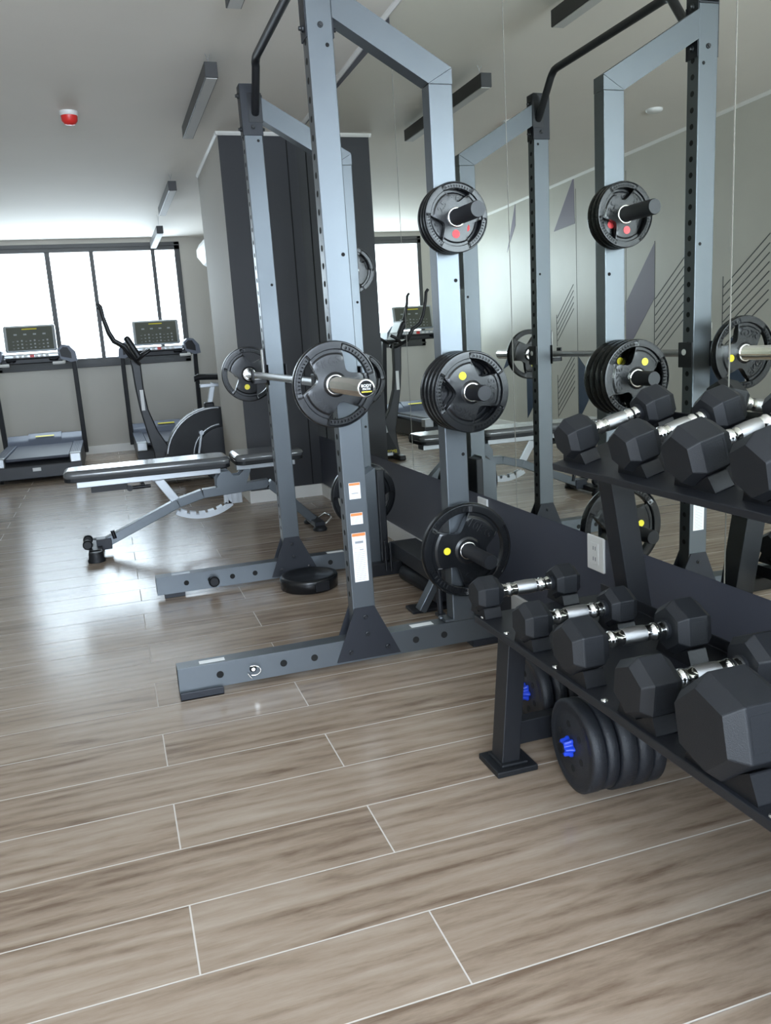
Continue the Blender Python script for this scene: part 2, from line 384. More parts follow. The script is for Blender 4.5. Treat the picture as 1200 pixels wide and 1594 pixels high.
t = thing('smoke_alarm', (-.02, 5.42, cz(5.42)), 'round red alarm on a white base on the ceiling', 'alarm')
part(MB().lathe((0, 0, 0), (0, 0, -1), [(0, .052), (.018, .052), (.024, .046)]), 'base', 'white', t)
part(MB().lathe((0, 0, -.022), (0, 0, -1), [(0, .046), (.028, .043), (.045, .030), (.05, .012)]), 'red_dome', 'red', t)
t = thing('ceiling_detector', (-.92, 5.09, cz(5.09)), 'white disc detector on the ceiling seen only in the mirror', 'detector')
part(MB().lathe((0, 0, 0), (0, 0, -1), [(0, .055), (.012, .055), (.022, .04), (.024, .01)]), 'base', 'white', t)

def linear_light(y0, y1, drop, label, x=.655):
    zt = cz((y0+y1)/2)-drop; t = thing('linear_light', (x, (y0+y1)/2, zt-.07), label, 'ceiling light', 'black linear lights along the ceiling')
    L = (y1-y0)/2
    part(MB().box((-.031, -L, 0), (.031, L, .070)), 'housing', 'light_box', t, .002)
    part(MB().box((-.026, -L+.01, -.003), (.026, L-.01, .0005)), 'diffuser', 'diffuser', t)
    for s in (-1, 1):
        yy = s*(L-.08); top = cz((y0+y1)/2+yy)-(zt-.07)
        b = MB().tube([(0, yy, .07), (.0, yy, (top+.07)/2)], .0012, 6).tube([(0, yy, (top+.07)/2), (-.012, yy, top)], .001, 6).tube([(0, yy, (top+.07)/2), (.012, yy, top)], .001, 6)
        part(b, 'hanging_wire', 'silver', t)
linear_light(2.42, 3.62, .045, 'black linear ceiling light nearest the viewer, cut by the top edge of the photo')
linear_light(4.36, 5.57, .045, 'black linear ceiling light hanging in front of the dark pillar')
linear_light(6.88, 8.10, .05, 'black linear ceiling light second from the window')
linear_light(8.55, 9.7, .10, 'black linear ceiling light nearest the window')

t = thing('air_conditioner', (XR-.012, 9.1, 1.93), 'white wall air conditioner half hidden behind the pillar', 'air conditioner')
prof = [(-.002, -.02), (-.12, -.02), (-.23, .05), (-.285, .13), (-.285, .20), (-.25, .265), (-.16, .30), (-.002, .305)]
part(MB().prism(prof, -.42, .42, 'y'), 'casing', 'white', t, .02, 3)
part(MB().prism([(-.13, -.02), (-.225, .042), (-.225, .05), (-.13, -.01)], -.36, .36, 'y'), 'louvre', 'diffuser', t)

# ------------------------------------------------------------------ grip plates
def grip_plate_mb(R, th, rb=.0258):
    """plate axis along Y, front face towards -Y, centre at origin"""
    n = 120; b = MB(); ro = .80*R; hw = math.radians(30)
    cent = [math.radians(a) for a in (30, 150, 270)]
    def rin(a):
        for c in cent:
            d = (a-c+math.pi) % (2*math.pi)-math.pi
            if abs(d) < hw: return ro*(.53+.47*(abs(d)/hw)**2.3)
        return ro
    def hgt(r, sp=0.0):    # half thickness profile; sp = 1 on the three broad spokes
        q = r/R; h = th/2
        if q < .24: return h
        if q < .29: return h*(1-.24*(q-.24)/.05)
        if q < .68: return h*.76
        if q < .73: return h*(.76-.26*(q-.68)/.05)
        if q < .801: return h*(.50+.25*sp*max(0, (q-.76)/.04))
        if q < .955: return h*(.66+.29*sp)
        return h*max(.0, (.94+.0*sp)-((q-.97)/.03)**2*.6) if q > .97 else h*.94
    def spoke(a):
        m_ = min(abs((a-c+math.pi) % (2*math.pi)-math.pi) for c in cent)
        return max(0, min(1, (m_-math.radians(29.5))/math.radians(2.5)))
    for sgn in (-1, 1):
        rows_in = []; rows_out = []
        for k in range(n):
            a = 2*math.pi*k/n; ri = rin(a)
            rs = [rb, .20*R, .24*R, .29*R] + ([.29*R+(ri-.29*R)*t for t in (.35, .6, .7, .85, .93, 1)] if ri < ro-1e-6 else [.45*R, .66*R, .685*R, .73*R, .76*R, ro])
            rows_in.append([(r*math.cos(a), sgn*hgt(r), r*math.sin(a)) for r in rs])
            rs = [ro*1.001, .82*R, .90*R, .935*R, .958*R, .975*R, .99*R, R]; sp = spoke(a)
            rows_out.append([(r*math.cos(a), sgn*hgt(r, sp), r*math.sin(a)) for r in rs])
        for rows in (rows_in, rows_out):
            m_ = len(rows[0]); vs = [p for r in rows for p in r]; fs = []
            for k in range(n):
                k2 = (k+1) % n
                for j in range(m_-1): fs.append((k*m_+j, k2*m_+j, k2*m_+j+1, k*m_+j+1))
            b.add(vs, fs, True)
    # walls
    def wall(fr):
        vs = []; fs = []
        for k in range(n):
            a = 2*math.pi*k/n; r = fr(a); h = hgt(r*.999)
            vs += [(r*math.cos(a), -h, r*math.sin(a)), (r*math.cos(a), h, r*math.sin(a))]
        for k in range(n):
            k2 = (k+1) % n; fs.append((2*k, 2*k2, 2*k2+1, 2*k+1))
        b.add(vs, fs, True)
    wall(lambda a: rb); wall(lambda a: R)
    for k in range(n):
        a = 2*math.pi*k/n; a2 = 2*math.pi*((k+1) % n)/n; r1, r2 = rin(a), rin(a2)
        if r1 < ro-1e-6 or r2 < ro-1e-6:
            for f, q in ((lambda x: rin(x), 0), (lambda x: ro, 1)):
                A, B = f(a), f(a2); h1, h2 = hgt(A*.999), hgt(B*.999)
                b.add([(A*math.cos(a), -h1, A*math.sin(a)), (B*math.cos(a2), -h2, B*math.sin(a2)), (B*math.cos(a2), h2, B*math.sin(a2)), (A*math.cos(a), h1, A*math.sin(a))], [(0, 1, 2, 3)], True)
    # raised embossed marks round the rim beside each opening
    for c in cent:
        for k in range(-5, 6):
            a = c+math.radians(k*5.6)
            for s in (-1, 1):
                T = Matrix.Rotation(-a, 4, 'Y')
                b.box((.835*R, s*th*.30, -.0105*R/.13), (.915*R, s*th*.42, -.006*R/.13), T=T)
                b.box((.835*R, s*th*.30, .002*R/.13), (.89*R, s*th*.42, .0065*R/.13), T=T)
    return b
proto_mesh = {}
def grip_plate(cx, cy, cz_, R, th, rot, label, group, stick='yellow', sa=210, txt='5KGS', face=-1):
    key = (R, th, stick, txt, sa)
    t = thing('grip_weight_plate', (cx, cy, cz_), label, 'weight plate', group)
    t.rotation_euler = (0, math.radians(rot), math.pi if face > 0 else 0)
    if key in proto_mesh:
        for nm, me in proto_mesh[key]:
            o = bpy.data.objects.new(nm, me); COL.objects.link(o); o.parent = t
        return t
    out = []
    b = grip_plate_mb(R, th)
    for ang in [q for q in (90, 210, 330) if q != sa]:
        a = math.radians(ang); T = basis((.52*R*math.cos(a), -th*.38-.0004, .52*R*math.sin(a)), (-math.sin(a)*-1, 0, math.cos(a)*-1), (math.cos(a), 0, math.sin(a)))
        text_mb(b, txt, .033*R/.128, T, .0022)
    out.append(part(b, 'rubber_disc', 'rubber', t)); out[-1].data.set_sharp_from_angle(angle=math.radians(22))
    b = MB().lathe((0, -th/2-.0015, 0), (0, 1, 0), [(0, .0262), (0, .0292), (.001, .0300), (th+.002, .0300), (th+.003, .0292), (th+.003, .0262), (0, .0262)], 40, (False, False))
    out.append(part(b, 'bore_ring', 'chrome', t))
    a = math.radians(sa)
    b = MB().disc((.47*R*math.cos(a), -th*.38, .47*R*math.sin(a)), (0, -1, 0), .0125, 24, .0012)
    out.append(part(b, 'round_sticker', stick, t))
    proto_mesh[key] = [(o.name.split('.')[0], o.data) for o in out]
    return t

# ------------------------------------------------------------------ power rack
YN, YR = 2.545, 3.695        # near faces of the two side frames
UX0, UX1, RX0, RX1 = .680, .757, 1.034, 1.112
rack = thing('power_rack', (.65, 3.15, 0), 'tall grey steel power rack with a black pull-up bar in front of the mirror', 'power rack')
def lean(mb, k):
    mb.v = [(x-k*max(0, z-.2), y, z) for x, y, z in mb.v]; return mb
def rp(mb, name, mats, bevel=.003, label=None): return world_part(mb, name, mats, rack, bevel, 2, label)
for fi, y in enumerate((YN, YR)):
    y1 = y+.060; near = fi == 0; kl = .0075 if near else .008
    RX0, RX1 = (1.034, 1.112) if near else (1.048, 1.125)
    b = MB().box((.100, y, .022), (1.205, y1, .102)); b.m = 1
    for x in (.229, .334, .434, .537, .893, .997): b.disc((x, y-.0002, .062), (0, -1, 0), .0115, 16, .0008)
    b.box((.0992, y+.006, .028), (.1, y1-.006, .096))
    rp(b, 'base_beam', ['steel_blue', 'hole'])
    b = MB().box((.100, y-.014, 0), (.235, y1+.012, .006)).box((.100, y-.014, 0), (.235, y-.008, .026)).box((.1, y+.0, .004), (.106, y1, .024)) if near else MB().box((.13, y+.01, 0), (.22, y1-.01, .022))
    rp(b, 'foot_plate', 'navy_coat', .002); rp(MB().box((1.10, y-.01, 0), (1.21, y1+.01, .022)), 'foot_plate', 'navy_coat', .002)
    # uprights
    b = MB().box((UX0, y, .102), (UX1, y1, 2.10)); b.m = 1; z = .25
    while z < 2.05:
        for xx, d in ((UX0, -1), (UX1, 1)): b.disc((xx+d*.0002, y+.030, z), (d, 0, 0), .0095, 14, .0006)
        z += .0525
    for zz in (1.915, 1.33): b.disc((UX1-.02, y-.0002, zz), (0, -1, 0), .006, 12, .0006)
    fu = rp(lean(b, kl), 'front_upright', ['steel_blue', 'hole'])
    b = MB().box((RX0, y, .102), (RX1, y1, 1.8215))
    # mitred join: close the top with a slanted wedge
    b.m = 0
    b.m = 1; b.disc((RX1-.016, y-.0002, 1.24), (0, -1, 0), .006, 12, .0006); b.disc((RX1-.016, y-.0002, .68), (0, -1, 0), .006, 12, .0006)
    rp(b, 'rear_upright', ['steel_blue', 'hole'])
    # sloping top beam with mitred end
    k = math.tan(math.radians(30)); zo = 1.868
    pts = [(UX1, zo+k*(RX1-UX1)-.002), (UX1, zo+k*(RX1-UX1)-.094), (RX0, 1.822), (RX0, 1.80), (RX1, 1.80), (RX1, zo)]
    pts = [(UX1, zo+k*(RX1-UX1)), (UX1, 1.822+k*(RX0-UX1)-.0), (UX1, 1.822+k*(RX0-UX1)), (RX0, 1.822), (RX1, zo)]
    pts = [(UX1-kl*1.76, 1.822+k*(RX0-UX1+kl*1.76)), (RX0, 1.822), (RX1, zo), (UX1-kl*1.83, zo+k*(RX1-UX1+kl*1.83))]
    b = MB().prism(pts, y, y1, 'y'); rp(b, 'top_beam', 'steel_blue')
    b = MB().prism([(RX0+.001, 1.8216), (RX1, 1.8216), (RX1, zo-.0015)], y+.0004, y1-.0004, 'y'); rp(b, 'mitre_cap', 'steel_blue', 0)
    # top bracket cap (dark)
    yi = y1 if near else y-.004
    b = MB().box((UX0-.004, yi, 1.935), (UX1+.004, yi+.004, 2.135)).box((UX0-.004, y+.002, 1.935), (UX0, y1-.002, 2.135)).box((UX1, y+.002, 1.935), (UX1+.004, y1-.002, 2.135)).box((UX0, y, 2.10), (UX1, y1, 2.106)); b.m = 1
    for zz in (1.965, 2.095):
        for xx, d in ((UX0-.004, -1), (UX1+.004, 1)): b.lathe((xx, y+.03, zz), (d, 0, 0), [(0, .011), (.006, .011), (.006, .007), (.013, .006)], 8)
    b.lathe((UX0+.04, y-(.0 if near else .004), 1.968), (0, -1, 0), [(0, .009), (.004, .009), (.004, .006), (.008, .006)], 8)
    rp(lean(b, kl), 'top_bracket', ['navy_coat', 'black_coat'], .002)
    # gussets
    for gy0, gy1 in ((y-.005, y), (y1, y1+.005)):
        s = -1 if gy0 < y else 1
        b = MB().prism([(.612, .030), (.835, .030), (.752, .208), (.684, .208)], gy0, gy1, 'y'); b.m = 1
        for xx, zz in ((.718, .175), (.722, .115), (.660, .060), (.790, .060)):
            b.lathe((xx, gy0 if s < 0 else gy1, zz), (0, s, 0), [(0, .0085), (.004, .0085), (.004, .0055), (.009, .005)], 8)
        rp(b, 'gusset_plate', ['navy_coat', 'black_coat'], .001)
    # storage horns
    zs = (1.423, .892, .362); s = -1 if near else 1; yy = y if near else y1
    for zz in zs:
        b = MB().lathe((1.078, yy, zz), (0, s, 0), [(0, .038), (.008, .038), (.008, .0243), (.222, .0243), (.226, .0225)], 28)
        rp(b, 'storage_horn', 'black_coat', 0)
    # labels on the sticker face
    b = MB().box((.885, y+.012, .1021), (.965, y+.042, .1027)); rp(b, 'floor_label', 'paper', 0, 'white paper label on base beam')
    b = MB().box((.17, y+.015, .1021), (.25, y+.040, .1027)); rp(b, 'floor_label', 'paper' if near else 'silver', 0)
# hitch pin, knobs
b = MB().tube([(.334+.022*math.cos(a), YN-.012-.004*math.cos(a), .060+.016*math.sin(a)) for a in [math.radians(q) for q in range(-110, 130, 15)]], .0018, 8)
b.tube([(.315, YN-.010, .052), (.326, YN-.014, .035)], .0022, 8).cyl((.334, YN-.008, .062), (.334, YN+.075, .062), .006, 16)
rp(b, 'hitch_pin', 'chrome', 0)
rp(MB().lathe((.334, YN+.06, .062), (0, 1, 0), [(0, .02), (.03, .022), (.034, .018)], 12), 'pin_knob', 'plastic', 0)
rp(MB().lathe((.348, YR, .056), (0, -1, 0), [(0, .012), (.01, .012), (.01, .022), (.03, .024), (.034, .018)], 14), 'pin_knob', 'plastic', 0)
# warning stickers on the near upright
def sticker(z0, z1, x0, x1, orange_h, lines, diag=False):
    yy = YN; b = MB().box((x0, yy-.0006, z0), (x1, yy-.0001, z1)); b.m = 1; 
    b.box((x0+.001, yy-.0009, z1-orange_h), (x1-.001, yy-.0006, z1-.001)); b.m = 2
    for zz, a, c, h in lines: b.box((x0+a*(x1-x0), yy-.0009, zz), (x0+c*(x1-x0), yy-.0006, zz+h))
    rp(lean(b, .0075), 'warning_sticker', ['paper', 'orange', 'print'], 0)
sticker(.573, .626, .697, .735, .009, [(.590, .2, .8, .003)])
sticker(.489, .527, .695, .736, .010, [(.495+.004*i, .12, .88, .0009) for i in range(6)])
sticker(.296, .460, .694, .741, .011, [(.302+.0062*i, .12, .86, .0011) for i in range(16)]+[(.402, .5, .78, .003), (.41, .12, .86, .001), (.425, .2, .8, .008)])
# pull-up bar between the two front uprights
yb0, yb1 = YN+.060, YR
path = [(.720, yb1, 2.022), (.720, yb1-.012, 2.03)]
path += [(.716, yb1-.115, 2.165), (.714, yb1-.125, 2.178), (.714, yb1-.145, 2.190), (.714, yb1-.17, 2.193)]
path += [(.714, yb0+.17, 2.193), (.714, yb0+.145, 2.190), (.714, yb0+.125, 2.178), (.716, yb0+.115, 2.165), (.720, yb0+.012, 2.03), (.720, yb0, 2.022)]
rp(MB().tube(path, .0165, 16), 'pull_up_bar', 'black_coat', 0)
for yy, s in ((yb0, 1), (yb1, -1)): rp(MB().box((.69, yy, 1.985), (.75, yy+s*.005, 2.10)), 'bar_flange', 'black_coat', .002)
# lower rear cross member between the side frames
rp(MB().box((1.140, YN+.01, .1022), (1.262, 3.52, .168)), 'rear_crossmember', 'black_coat', .004)
rp(MB().box((1.215, 3.50, .02), (1.262, YR+.06, .10)), 'rear_link', 'black_coat')
rp(MB().cyl((1.02, YN+.085, .10), (1.02, YN+.085, .30), .010, 14).box((1.005, YN+.07, .102), (1.034, YN+.1, .112)), 'resistance_peg', 'black_coat', 0)
rp(MB().box((1.005, YN+.0, .104), (1.036, YN+.06, .112)).lathe((1.0, YN+.03, .112), (0, 0, 1), [(0, .01), (.006, .01), (.01, .004)], 8), 'peg_bracket', 'steel_blue', .001)
# J hooks holding the bar
BX, BZ = .640, .948
for fi, y in enumerate((YN, YR)):
    b = MB().box((UX0-.008, y-.008, BZ-.045), (UX0, y+.068, BZ+.045)).box((UX1, y-.008, BZ-.045), (UX1+.006, y+.068, BZ+.045)).box((UX0-.008, y+.061, BZ-.045), (UX1+.006, y+.068, BZ+.045))
    b.box((UX0-.008, y-.008, BZ-.045), (UX0+.0, y-.001, BZ+.045))
    b.box((BX-.030, y+.010, BZ-.036), (UX0-.008, y+.050, BZ-.0170)).box((BX-.030, y+.010, BZ-.034), (BX-.022, y+.050, BZ+.030)).box((UX0-.016, y+.010, BZ-.02), (UX0-.008, y+.050, BZ+.115))
    jh = rp(b, 'j_hook', 'black_coat', .002)
    b = MB().lathe((UX0+.028, y-.0005, BZ+.0), (0, -1, 0), [(0, .001), (.001, .001)], 6)
    b = MB().box((BX-.022, y+.012, BZ-.0170), (UX0-.016, y+.048, BZ-.0144)).box((UX0-.019, y+.012, BZ-.0125), (UX0-.016, y+.048, BZ+.11)); 
    o = rp(b, 'hook_liner', 'white', 0)
    b = MB().disc((UX1+.006, y+.035, BZ+.01), (1, 0, 0), .011, 20, .002); rp(b, 'hook_bolt', 'white', 0)

# barbell
bar = thing('barbell', (BX, 3.22, BZ), 'long chrome barbell resting on the rack hooks', 'barbell')
part(MB().cyl((0, -.79, 0), (0, .79, 0), .0142, 24), 'shaft', 'knurl', bar)
for s in (-1, 1):
    b = MB().lathe((0, s*.755, 0), (0, s, 0), [(0, .0145), (.0, .030), (.006, .036), (.026, .036), (.032, .030), (.034, .0245), (.36, .0245), (.362, .0235), (.362, .0202)], 36); part(b, 'sleeve', 'chrome', bar)
    part(MB().lathe((0, s*1.117, 0), (0, s, 0), [(0, .0200), (.001, .0195), (.0012, .0)], 36, (False, False)), 'end_cap', 'plastic', bar)
b = MB(); T = basis((0, -1.1184, .0065), (1, 0, 0), (0, 0, 1)); text_mb(b, 'BODY', .0105, T, .0003)
T = basis((0, -1.1184, -.0022), (1, 0, 0), (0, 0, 1)); text_mb(b, 'PATH', .0085, T, .0003); part(b, 'cap_lettering', 'paper', bar)
part(MB().box((-.014, -1.1188, -.0105), (.014, -1.118, -.0078)), 'cap_stripe', 'yellow', bar)

G = 'grip plates loaded on the barbell'
pl = grip_plate(BX, 2.423, BZ, .128, .032, -15, 'black grip plate on the near end of the barbell', G, sa=330)
grip_plate(BX, 3.985, BZ, .128, .032, -45, 'black grip plate on the far end of the barbell', G)
top = ('frontmost of the small red-dotted plates on the top horn', 'middle plate of the small red-dotted stack on the top horn', 'rearmost small plate of the stack on the top horn, against the upright')
for k, lb in enumerate(top):
    grip_plate(1.078, 2.484+.0235*k, 1.423, .1055, .022, (-55, -115, 100)[k], lb, 'small grip plates on the top storage horn', 'pink', txt='2.5')
mid = ('frontmost medium grip plate with yellow sticker on the middle horn', 'second medium grip plate from the front on the middle horn', 'third medium grip plate from the front on the middle horn', 'rearmost medium grip plate on the middle horn, against the upright')
for k, lb in enumerate(mid):
    grip_plate(1.078, 2.424+.0335*k, .892, .128, .032, (-30, -150, 20, 140)[k], lb, 'medium grip plates on the middle storage horn', sa=90)
grip_plate(1.078, 2.510, -.0+.362, .1605, .036, 35, 'largest grip plate, alone on the lowest horn beside the small dumbbells', None, txt='10KG')
grip_plate(1.105, 3.795, .345, .1605, .036, 60, 'large grip plate on the far low horn, seen behind the near upright', None, txt='10KG', face=1)
for k in range(2):
    grip_plate(1.12, 3.79+.034*k, .89, .128, .032, 30*k, ('medium grip plate on the far middle horn, against the upright', 'medium grip plate on the far middle horn, outer one towards the pillar')[k], 'plates on the far middle horn', face=1)
    grip_plate(1.12, 3.785+.024*k, 1.385, .1055, .022, 30*k, ('small grip plate on the far top horn, against the upright', 'small grip plate on the far top horn, outer one towards the pillar')[k], 'plates on the far top horn', 'pink', txt='2.5', face=1)

# black round puck on the floor by the far gusset
t = thing('balance_disc', (.755, 3.555, 0), 'flat round black disc lying on the floor at the foot of the far upright', 'disc')
part(MB().lathe((0, 0, 0), (0, 0, 1), [(0, .118), (.006, .128), (.052, .130), (.060, .126), (.062, .108), (.059, .104), (.059, .0)], 56, (True, False)), 'body', 'rubber', t)
b = MB(); T = basis((.03, -.1285, .032), (1, .22, 0), (0, 0, 1)); b.box((-.032, -.02, 0), (.032, .02, .003), T=T); part(b, 'front_badge', 'black_coat', t, .001)

# ------------------------------------------------------------------ folded bench stored behind the rack
t = thing('folded_attachment', (1.16, 3.3, 0), 'folded black attachment with foam rollers on the floor at the rear of the rack', 'exercise attachment')
def fp(mb, name, mats, bevel=.003): return world_part(mb, name, mats, t, bevel)
fp(MB().box((1.148, 3.0, .02), (1.25, 3.06, .1016)), 'main_rail', 'navy_coat')
fp(MB().bar((1.07, 2.975, .010), (1.155, 2.975, .150), .05, .030, up=(1, 0, 0)), 'foot_strut', 'steel_blue')
fp(MB().box((1.035, 2.965, 0), (1.24, 3.055, .014)), 'foot_base', 'black_coat')
b = MB().lathe((1.195, 3.10, .048), (-.10, 1, 0), [(0, .030), (.006, .038), (.30, .038), (.306, .030)], 24); fp(b, 'foam_roller', 'rubber_matt', 0)
b = MB().lathe((1.285, 3.10, .060), (-.04, 1, 0), [(0, .030), (.006, .038), (.30, .038), (.306, .030)], 24); fp(b, 'foam_roller', 'rubber_matt', 0)
fp(MB().cyl((1.19, 3.085, .045), (1.29, 3.085, .06), .012, 12).cyl((1.24, 3.085, .05), (1.24, 3.085, .13), .010, 12), 'roller_axle', 'chrome', 0)
fp(MB().box((1.113, 3.585, .06), (1.150, 3.68, .49)), 'upright_pad', 'black_coat', .006)
fp(MB().prism([(1.040, .06), (1.112, .06), (1.112, .50), (1.040, .46)], 3.60, 3.688, 'y'), 'pad_board', 'steel_blue', .004)
fp(MB().box((1.05, 3.55, .0), (1.20, 3.688, .06)), 'rear_foot', 'black_coat')
fp(MB().cyl((1.13, 3.50, .03), (1.13, 3.50, .17), .006, 8), 'hinge_pin', 'black_coat', 0)
fp(MB().cyl((1.115, 3.53, .03), (1.115, 3.53, .17), .006, 8), 'hinge_pin', 'black_coat', 0)

# ------------------------------------------------------------------ dumbbell rack
LT = (.795, .385); UT = (1.020, .742); TL = math.radians(14)
YA, YZ = 1.815, .36
dr = thing('dumbbell_rack', (1.05, 1.1, 0), 'black two-tier dumbbell rack along the mirror wall', 'dumbbell rack')
def dp(mb, name, mats='black_coat', bevel=.002): return world_part(mb, name, mats, dr, bevel)
def tray_outline(o, tilt, ln):
    c, s = math.cos(tilt), math.sin(tilt)
    P = lambda u, n: (o[0]+u*c-n*s, o[1]+u*s+n*c)
    return [P(0, -.014), P(0, 0), P(ln, 0), P(ln, .03)]
b = MB(); o2 = b.sheet(tray_outline(LT, 0, .36), .004); dp(b.prism(o2[::-1], YZ, YA, 'y'), 'lower_tray')
b = MB(); o2 = b.sheet(tray_outline(UT, TL, .325), .004); dp(b.prism(o2[::-1], YZ, YA, 'y'), 'upper_tray')
for y in (1.73, .40):
    dp(MB().bar((.838, y+.03, .012), (.872, y+.03, .381), .06, .048, up=(1, 0, 0)), 'front_leg')
    dp(MB().bar((1.278, y+.03, .012), (1.150, y+.03, .765), .06, .060, up=(1, 0, 0)), 'rear_post')
    dp(MB().box((.862, y+.012, .057), (1.245, y+.048, .118)), 'lower_crossbar')
    dp(MB().box((.87, y+.012, .345), (1.19, y+.048, .381)), 'tray_bracket')
    c, s = math.cos(TL), math.sin(TL)
    dp(MB().bar((UT[0]+.04*c+.022*s, y+.03, UT[1]+.04*s-.022*c), (UT[0]+.28*c+.022*s, y+.03, UT[1]+.28*s-.022*c), .036, .036), 'tray_bracket')
    for x in (.845, 1.282):
        b = MB().box((x-.055, y-.027, 0), (x+.055, y+.087, .016)).box((x-.036, y-.012, .016), (x+.036, y+.072, .024)); dp(b, 'rubber_foot', 'rubber_matt', .003)
b = MB(); [b.lathe((LT[0]+.012, y, LT[1]+.002), (0, 0, 1), [(0, .007), (.003, .006), (.004, .0)], 10, (False, False)) for y in (1.79, 1.665, 1.44, 1.26, .84)]
dp(b, 'tray_screws', 'chrome', 0)
def saddle(o, tilt, u0, u1, y, R):
    c, s = math.cos(tilt), math.sin(tilt); h = .010; w_ = .98*R; e = .74*R
    pts = [(-w_, .002), (w_, .002), (e, h+.43*R), (0, h), (-e, h+.43*R)]
    b = MB(); T = Matrix.Translation((o[0], y, o[1])) @ Matrix.Rotation(-tilt, 4, 'Y'); b.T = T
    b.prism(pts, u0, u1, 'x'); return dp(b, 'saddle', 'plastic', .003)
def hex_head(mb, x0, x1, R, phi):
    """hex prism along x with chamfered ends"""
    c = .20*(x1-x0)+.002; prof = [(x0, .75*R), (x0+c, R), (x1-c, R), (x1, .75*R)]
    rr = [[(x, r*math.sin(phi+math.pi/3*k), r*math.cos(phi+math.pi/3*k)) for k in range(6)] for x, r in prof]
    mb.rings(rr, smooth=False)
    return mb
def dumbbell(o, tilt, y, R, L, phi, label, group, u_c, half, lab=None, lab_face=0):
    """u_c centre distance of the front head along the tray, half = distance between head centres / 2"""
    h = .0105+R*math.cos(math.radians(0)); c, s = math.cos(tilt), math.sin(tilt); um = u_c+half
    t = thing('hex_dumbbell', (o[0]+um*c-h*s, y, o[1]+um*s+h*c), label, 'dumbbell', group)
    t.rotation_euler = (0, -tilt, 0)
    for sg in (-1, 1):
        b = MB(); hex_head(b, sg*half-L/2, sg*half+L/2, R, phi)
        o1 = part(b, 'rubber_head', 'rubber_matt', t, .0022)
        # embossed panel on the camera-side flat
        a = phi-math.pi/6+math.pi+math.pi/3*lab_face; ap = R*math.cos(math.pi/6)
        if lab:
            ny, nz = -math.cos(a-math.pi/2+math.pi/2), 0
        b = MB(); ang = lab_face*math.pi/3
        # panel frame facing -y rotated about the axis
        T = Matrix.Rotation(-phi-ang, 4, 'X')
        b.T = T; q = min(.46*L, .72*R)/2; yy = -ap-.0004
        for zz in (-q, q): b.box((sg*half-q, yy, zz-.0007), (sg*half+q, yy+.001, zz+.0007))
        for xx in (-q, q): b.box((sg*half+xx-.0007, yy, -q), (sg*half+xx+.0007, yy+.001, q))
        if lab: text_mb(b, lab, q*1.25, basis((sg*half, yy+.0004, 0), (1, 0, 0), (0, 0, 1)), .0005)
        o3 = b.build('number_panel', 'rubber_matt', None); o3.parent = o1
        b = MB().lathe((sg*(half-L/2)-(0 if sg < 0 else .009), 0, 0), (1, 0, 0), [(0, .021), (.009, .019)], 20)
        part(b, 'rubber_collar', 'rubber_matt', t)
    hl = half-L/2-.006
    prof = [(-hl, .0165), (-hl+.006, .0175), (-hl+.012, .0150), (-hl+.018, .0150), (-hl+.02, .0175), (-hl+.028, .0175), (-hl+.03, .0152), (-.022, .0172), (0, .0182), (.022, .0172)]
    prof += [(hl-.03, .0152), (hl-.028, .0175), (hl-.02, .0175), (hl-.018, .0150), (hl-.012, .0150), (hl-.006, .0175), (hl, .0165)]
    hd = part(MB().lathe((0, 0, 0), (1, 0, 0), prof, 28), 'handle', 'chrome', t)
    b = MB().lathe((0, 0, 0), (1, 0, 0), [(-.026, .0172), (-.022, .0176), (0, .0186), (.022, .0176), (.026, .0172)], 28); 
    k_ = b.build('knurled_grip', 'knurl', None); k_.parent = hd
    return t
GL, GU = 'hex dumbbells on the lower tray', 'hex dumbbells on the upper tray'
low = [(1.812, .0450, .066, .150, 'smallest black hex dumbbell at the far end of the lower tray'),
       (1.572, .0470, .066, .150, 'small black hex dumbbell second from the far end of the lower tray'),
       (1.372, .0590, .080, .160, 'medium black hex dumbbell third from the far end of the lower tray'),
       (1.155, .0590, .082, .160, 'medium black hex dumbbell beside the biggest one on the lower tray'),
       (.945, .0830, .118, .160, 'biggest black hex dumbbell, nearest to the viewer on the lower tray')]
for (y, R, L, gap, lb), ph in zip(low, (0, 0, 5, -6, 12)):
    half = (gap+L)/2; uc = .030; ph = math.radians(ph)
    dumbbell(LT, 0, y, R, L, ph, lb, GL, uc, half)
    for u in (uc, uc+2*half): saddle(LT, 0, u-.022, u+.022, y, R)
up = [(1.757, .0515, .080, .142, 'smallest black hex dumbbell at the far end of the upper tray'),
      (1.520, .0540, .082, .142, 'black hex dumbbell second from the far end of the upper tray'),
      (1.318, .0620, .096, .150, 'large black hex dumbbell third from the far end of the upper tray'),
      (1.125, .0650, .100, .150, 'black hex dumbbell at the right photo edge on the upper tray')]
for (y, R, L, gap, lb), ph in zip(up, (0, 4, 3, -4)):
    half = (gap+L)/2; uc = .050; ph = math.radians(ph)
    dumbbell(UT, TL, y, R, L, ph, lb, GU, uc, half)
    for u in (uc, uc+2*half): saddle(UT, TL, u-.022, u+.022, y, R)

